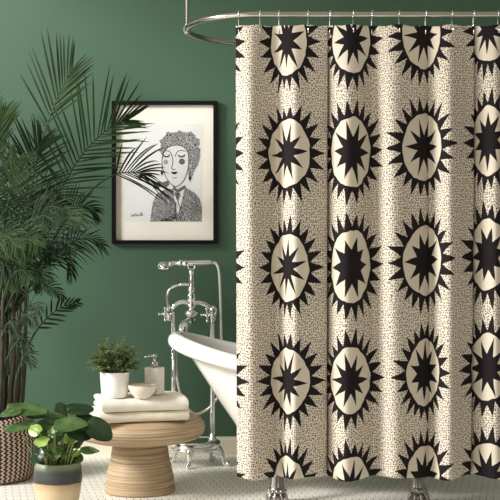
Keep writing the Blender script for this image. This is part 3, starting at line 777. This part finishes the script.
frond(pl([(-12,320),(-30,240),(-45,190),(-62,165),(-84,160)], 5.32, 5.2), .28, 60, 25, .2, (0,-1,.3), .3, 22)
frond(pl([(-14,320),(-40,260),(-66,235),(-92,236),(-112,252)], 5.32, 5.3), .24, 60, 25, .3, (0,-.9,.5), .3, 22)
frond(pl([(-14,320),(-34,200),(-52,130),(-74,90),(-96,70)], 5.34, 5.45), .3, 50, 20, .1, (0,-1,.2), .35, 22)
frond(pl([(0,315),(-12,230),(-10,170),(-4,140),(4,118)], 5.30, 5.2), .22, 44, 12, .03, (0,-1,.1), .5, 13, W=.010, angs=(1.1,.6))
for (x0, y0, x1, y1, x2, y2) in ((8,345,22,318,36,326),(4,362,18,340,30,352),(14,380,24,356,33,366),(-4,352,6,326,18,336),(16,340,28,308,42,312)):
    frond(pl([(x0,y0+30),(x0+2,y0),(x1,y1),((x1+x2)/2,min(y1,y2)-2),(x2,y2)], 5.26, 5.12), .075, 55, 25, .3, (0,-.9,.4), .4, 12, dark=True, W=.006)
for k in range(11):    # inner fronds that make the crown dense
    x0 = rp.uniform(-18, 14); a = rp.uniform(-.5, .8); hgt = rp.uniform(50, 135)
    x1 = x0+a*hgt*.35; y1 = 318-hgt*rp.uniform(.8, 1)
    x2 = x1+a*22+6; y2 = y1-rp.uniform(-5, 12)
    D1 = rp.uniform(4.98, 5.55)
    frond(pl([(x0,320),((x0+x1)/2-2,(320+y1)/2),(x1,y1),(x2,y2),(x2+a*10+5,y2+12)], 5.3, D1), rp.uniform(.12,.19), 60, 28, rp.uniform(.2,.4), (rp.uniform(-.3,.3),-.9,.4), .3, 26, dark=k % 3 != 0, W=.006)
fixr()

# ------------------------------------------------------------------ pilea in the banded pot
QX, QY = PXX(58, 4.6), 4.6
pil = empty('potted_plant', (QX, QY, 0)); tag(pil, 'large round leaved green plant in banded grey and beige pot on the floor', 'plant')
b = MB(); b.lathe([(.02,0),(.062,0),(.068,.004),(.080,.04),(.090,.09),(.0955,.135),(.0965,.165),(.0935,.19),(.0885,.207),(.085,.2095),(.081,.207),(.085,.19),(.086,.18),(.02,.178)], (0,0,0), 64); o = b.build('pot', M['banded_glaze']); o.parent = pil
b = MB(); b.lathe([(.004,.192),(.05,.19),(.0855,.186)], (0,0,0), 32, cap0=True, cap1=False); o = b.build('soil', M['soil']); o.parent = pil
def roundleaf(px, py, D, rx, ry, face, roll, key, root=(0,0), cup=.12, stalk=True, point=.15):
    # round blade centred at a photo position, ry along its midrib; face = facing direction
    c = P(px, py, D)-Vector((QX, QY, 0)); n = Vector(face).normalized()
    d0 = Vector((math.sin(roll), 0, math.cos(roll))); d = (d0-n*d0.dot(n)).normalized(); s_ = d.cross(n).normalized()
    b = MB(); NR, NA = 6, 28; b.v.append(c-n*cup*rx*.8)
    for i in range(1, NR+1):
        f = i/NR
        for k in range(NA):
            a = 2*PI*k/NA; x = rx*f*math.sin(a); y = ry*f*math.cos(a)
            if math.cos(a) > .8: y += ry*point*f*(math.cos(a)-.8)/.2
            if math.cos(a) < -.85: y += ry*.22*f*(-math.cos(a)-.85)/.15
            wz = cup*rx*(f*f-.8)+.06*rx*f*math.sin(3*a+px)-abs(x)*.0
            rib = -.05*rx*math.exp(-(x/(rx*.12))**2)
            b.v.append(c+s_*x+d*y-n*(cup*rx*.9*f*f)+n*(rib+.05*rx*f*math.sin(3*a+px)))
    b.v[0] = c+n*(-.05*rx)
    for k in range(NA): b.f.append((0, 1+k, 1+(k+1) % NA)); b.mi.append(0)
    for i in range(NR-1):
        for k in range(NA):
            a0 = 1+i*NA; j = (k+1) % NA; b.f.append((a0+k, a0+NA+k, a0+NA+j, a0+j)); b.mi.append(0)
    o = b.build('leaf', M[key]); o.parent = pil
    if stalk:
        rt = Vector((root[0], root[1], .187)); e = c-d*ry*.72-n*.004
        bb = MB(); bb.tube(spline([rt, rt.lerp(e, .45)+Vector((0,0,.02)), e], 14), .0026, 7); q_ = bb.build('petiole', M['stem_green']); q_.parent = o
u = 1/248.7
LV = [  # px, py, D, rx px, ry px, facing, roll, material
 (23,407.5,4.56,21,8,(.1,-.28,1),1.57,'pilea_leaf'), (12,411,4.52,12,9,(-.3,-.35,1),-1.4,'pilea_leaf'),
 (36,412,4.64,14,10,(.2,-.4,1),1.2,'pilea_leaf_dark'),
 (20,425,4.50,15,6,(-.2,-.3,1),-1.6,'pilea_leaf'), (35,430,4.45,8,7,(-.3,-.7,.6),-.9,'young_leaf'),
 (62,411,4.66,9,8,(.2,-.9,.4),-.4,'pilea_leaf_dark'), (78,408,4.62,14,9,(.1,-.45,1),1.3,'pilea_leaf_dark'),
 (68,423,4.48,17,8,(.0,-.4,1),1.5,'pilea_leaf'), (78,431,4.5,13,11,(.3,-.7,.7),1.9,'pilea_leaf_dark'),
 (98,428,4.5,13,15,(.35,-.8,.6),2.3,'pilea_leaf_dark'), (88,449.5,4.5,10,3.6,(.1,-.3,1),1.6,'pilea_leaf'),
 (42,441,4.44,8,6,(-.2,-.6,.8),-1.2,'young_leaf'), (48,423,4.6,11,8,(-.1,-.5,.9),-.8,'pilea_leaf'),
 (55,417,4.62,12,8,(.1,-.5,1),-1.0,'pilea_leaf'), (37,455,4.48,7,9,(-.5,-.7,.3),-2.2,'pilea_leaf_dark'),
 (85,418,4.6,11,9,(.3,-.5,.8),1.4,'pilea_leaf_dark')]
for i, (px, py, D, rx, ry, fc, ro, key) in enumerate(LV):
    a = rr.random()*2*PI; long_, short = max(rx, ry), min(rx, ry)
    roundleaf(px, py, D, long_*u*.82, long_*u, fc, ro, key, (.04*math.cos(a)+(px-58)*u*.3, .03*math.sin(a)-.02))
rr = random.Random(11)
for k in range(44):    # small inner leaves above the soil
    px = 58+rr.uniform(-19, 20); py = rr.uniform(429, 459); D = 4.6+rr.uniform(-.085, .05)
    rs = rr.uniform(4.5, 8)*u
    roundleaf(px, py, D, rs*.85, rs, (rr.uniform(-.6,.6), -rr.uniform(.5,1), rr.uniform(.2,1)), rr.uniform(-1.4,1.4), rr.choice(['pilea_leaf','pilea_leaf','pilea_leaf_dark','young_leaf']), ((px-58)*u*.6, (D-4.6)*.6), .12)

# ------------------------------------------------------------------ light and camera
def area(name, loc, target, size, size_y, power, col):
    l = bpy.data.lights.new(name, 'AREA'); l.shape = 'RECTANGLE'; l.size = size; l.size_y = size_y; l.energy = power; l.color = col
    o = bpy.data.objects.new(name, l); COL.objects.link(o); o.location = loc
    o.rotation_euler = (Vector(target)-Vector(loc)).to_track_quat('-Z', 'Y').to_euler(); return o
area('window_light', (-6.0, 2.4, 4.2), (.1, 5.1, .6), 2.0, 2.0, 800, (1.0, .985, .95))
area('room_fill', (-3.0, .7, 1.9), (.1, 5.6, .7), 2.2, 1.6, 44, (1.0, .94, .84))
w = bpy.data.worlds.new('World'); sc.world = w; w.use_nodes = True
w.node_tree.nodes['Background'].inputs[0].default_value = (1.0, .95, .88, 1); w.node_tree.nodes['Background'].inputs[1].default_value = .3
cam = bpy.data.cameras.new('camera'); co = bpy.data.objects.new('camera', cam); COL.objects.link(co)
co.location = (0, 0, CH); co.rotation_euler = (PI/2, 0, 0); cam.sensor_width = 36; cam.lens = F/500*36; cam.clip_start = .05
sc.camera = co
sc.view_settings.view_transform = 'Standard'; sc.view_settings.look = 'None'
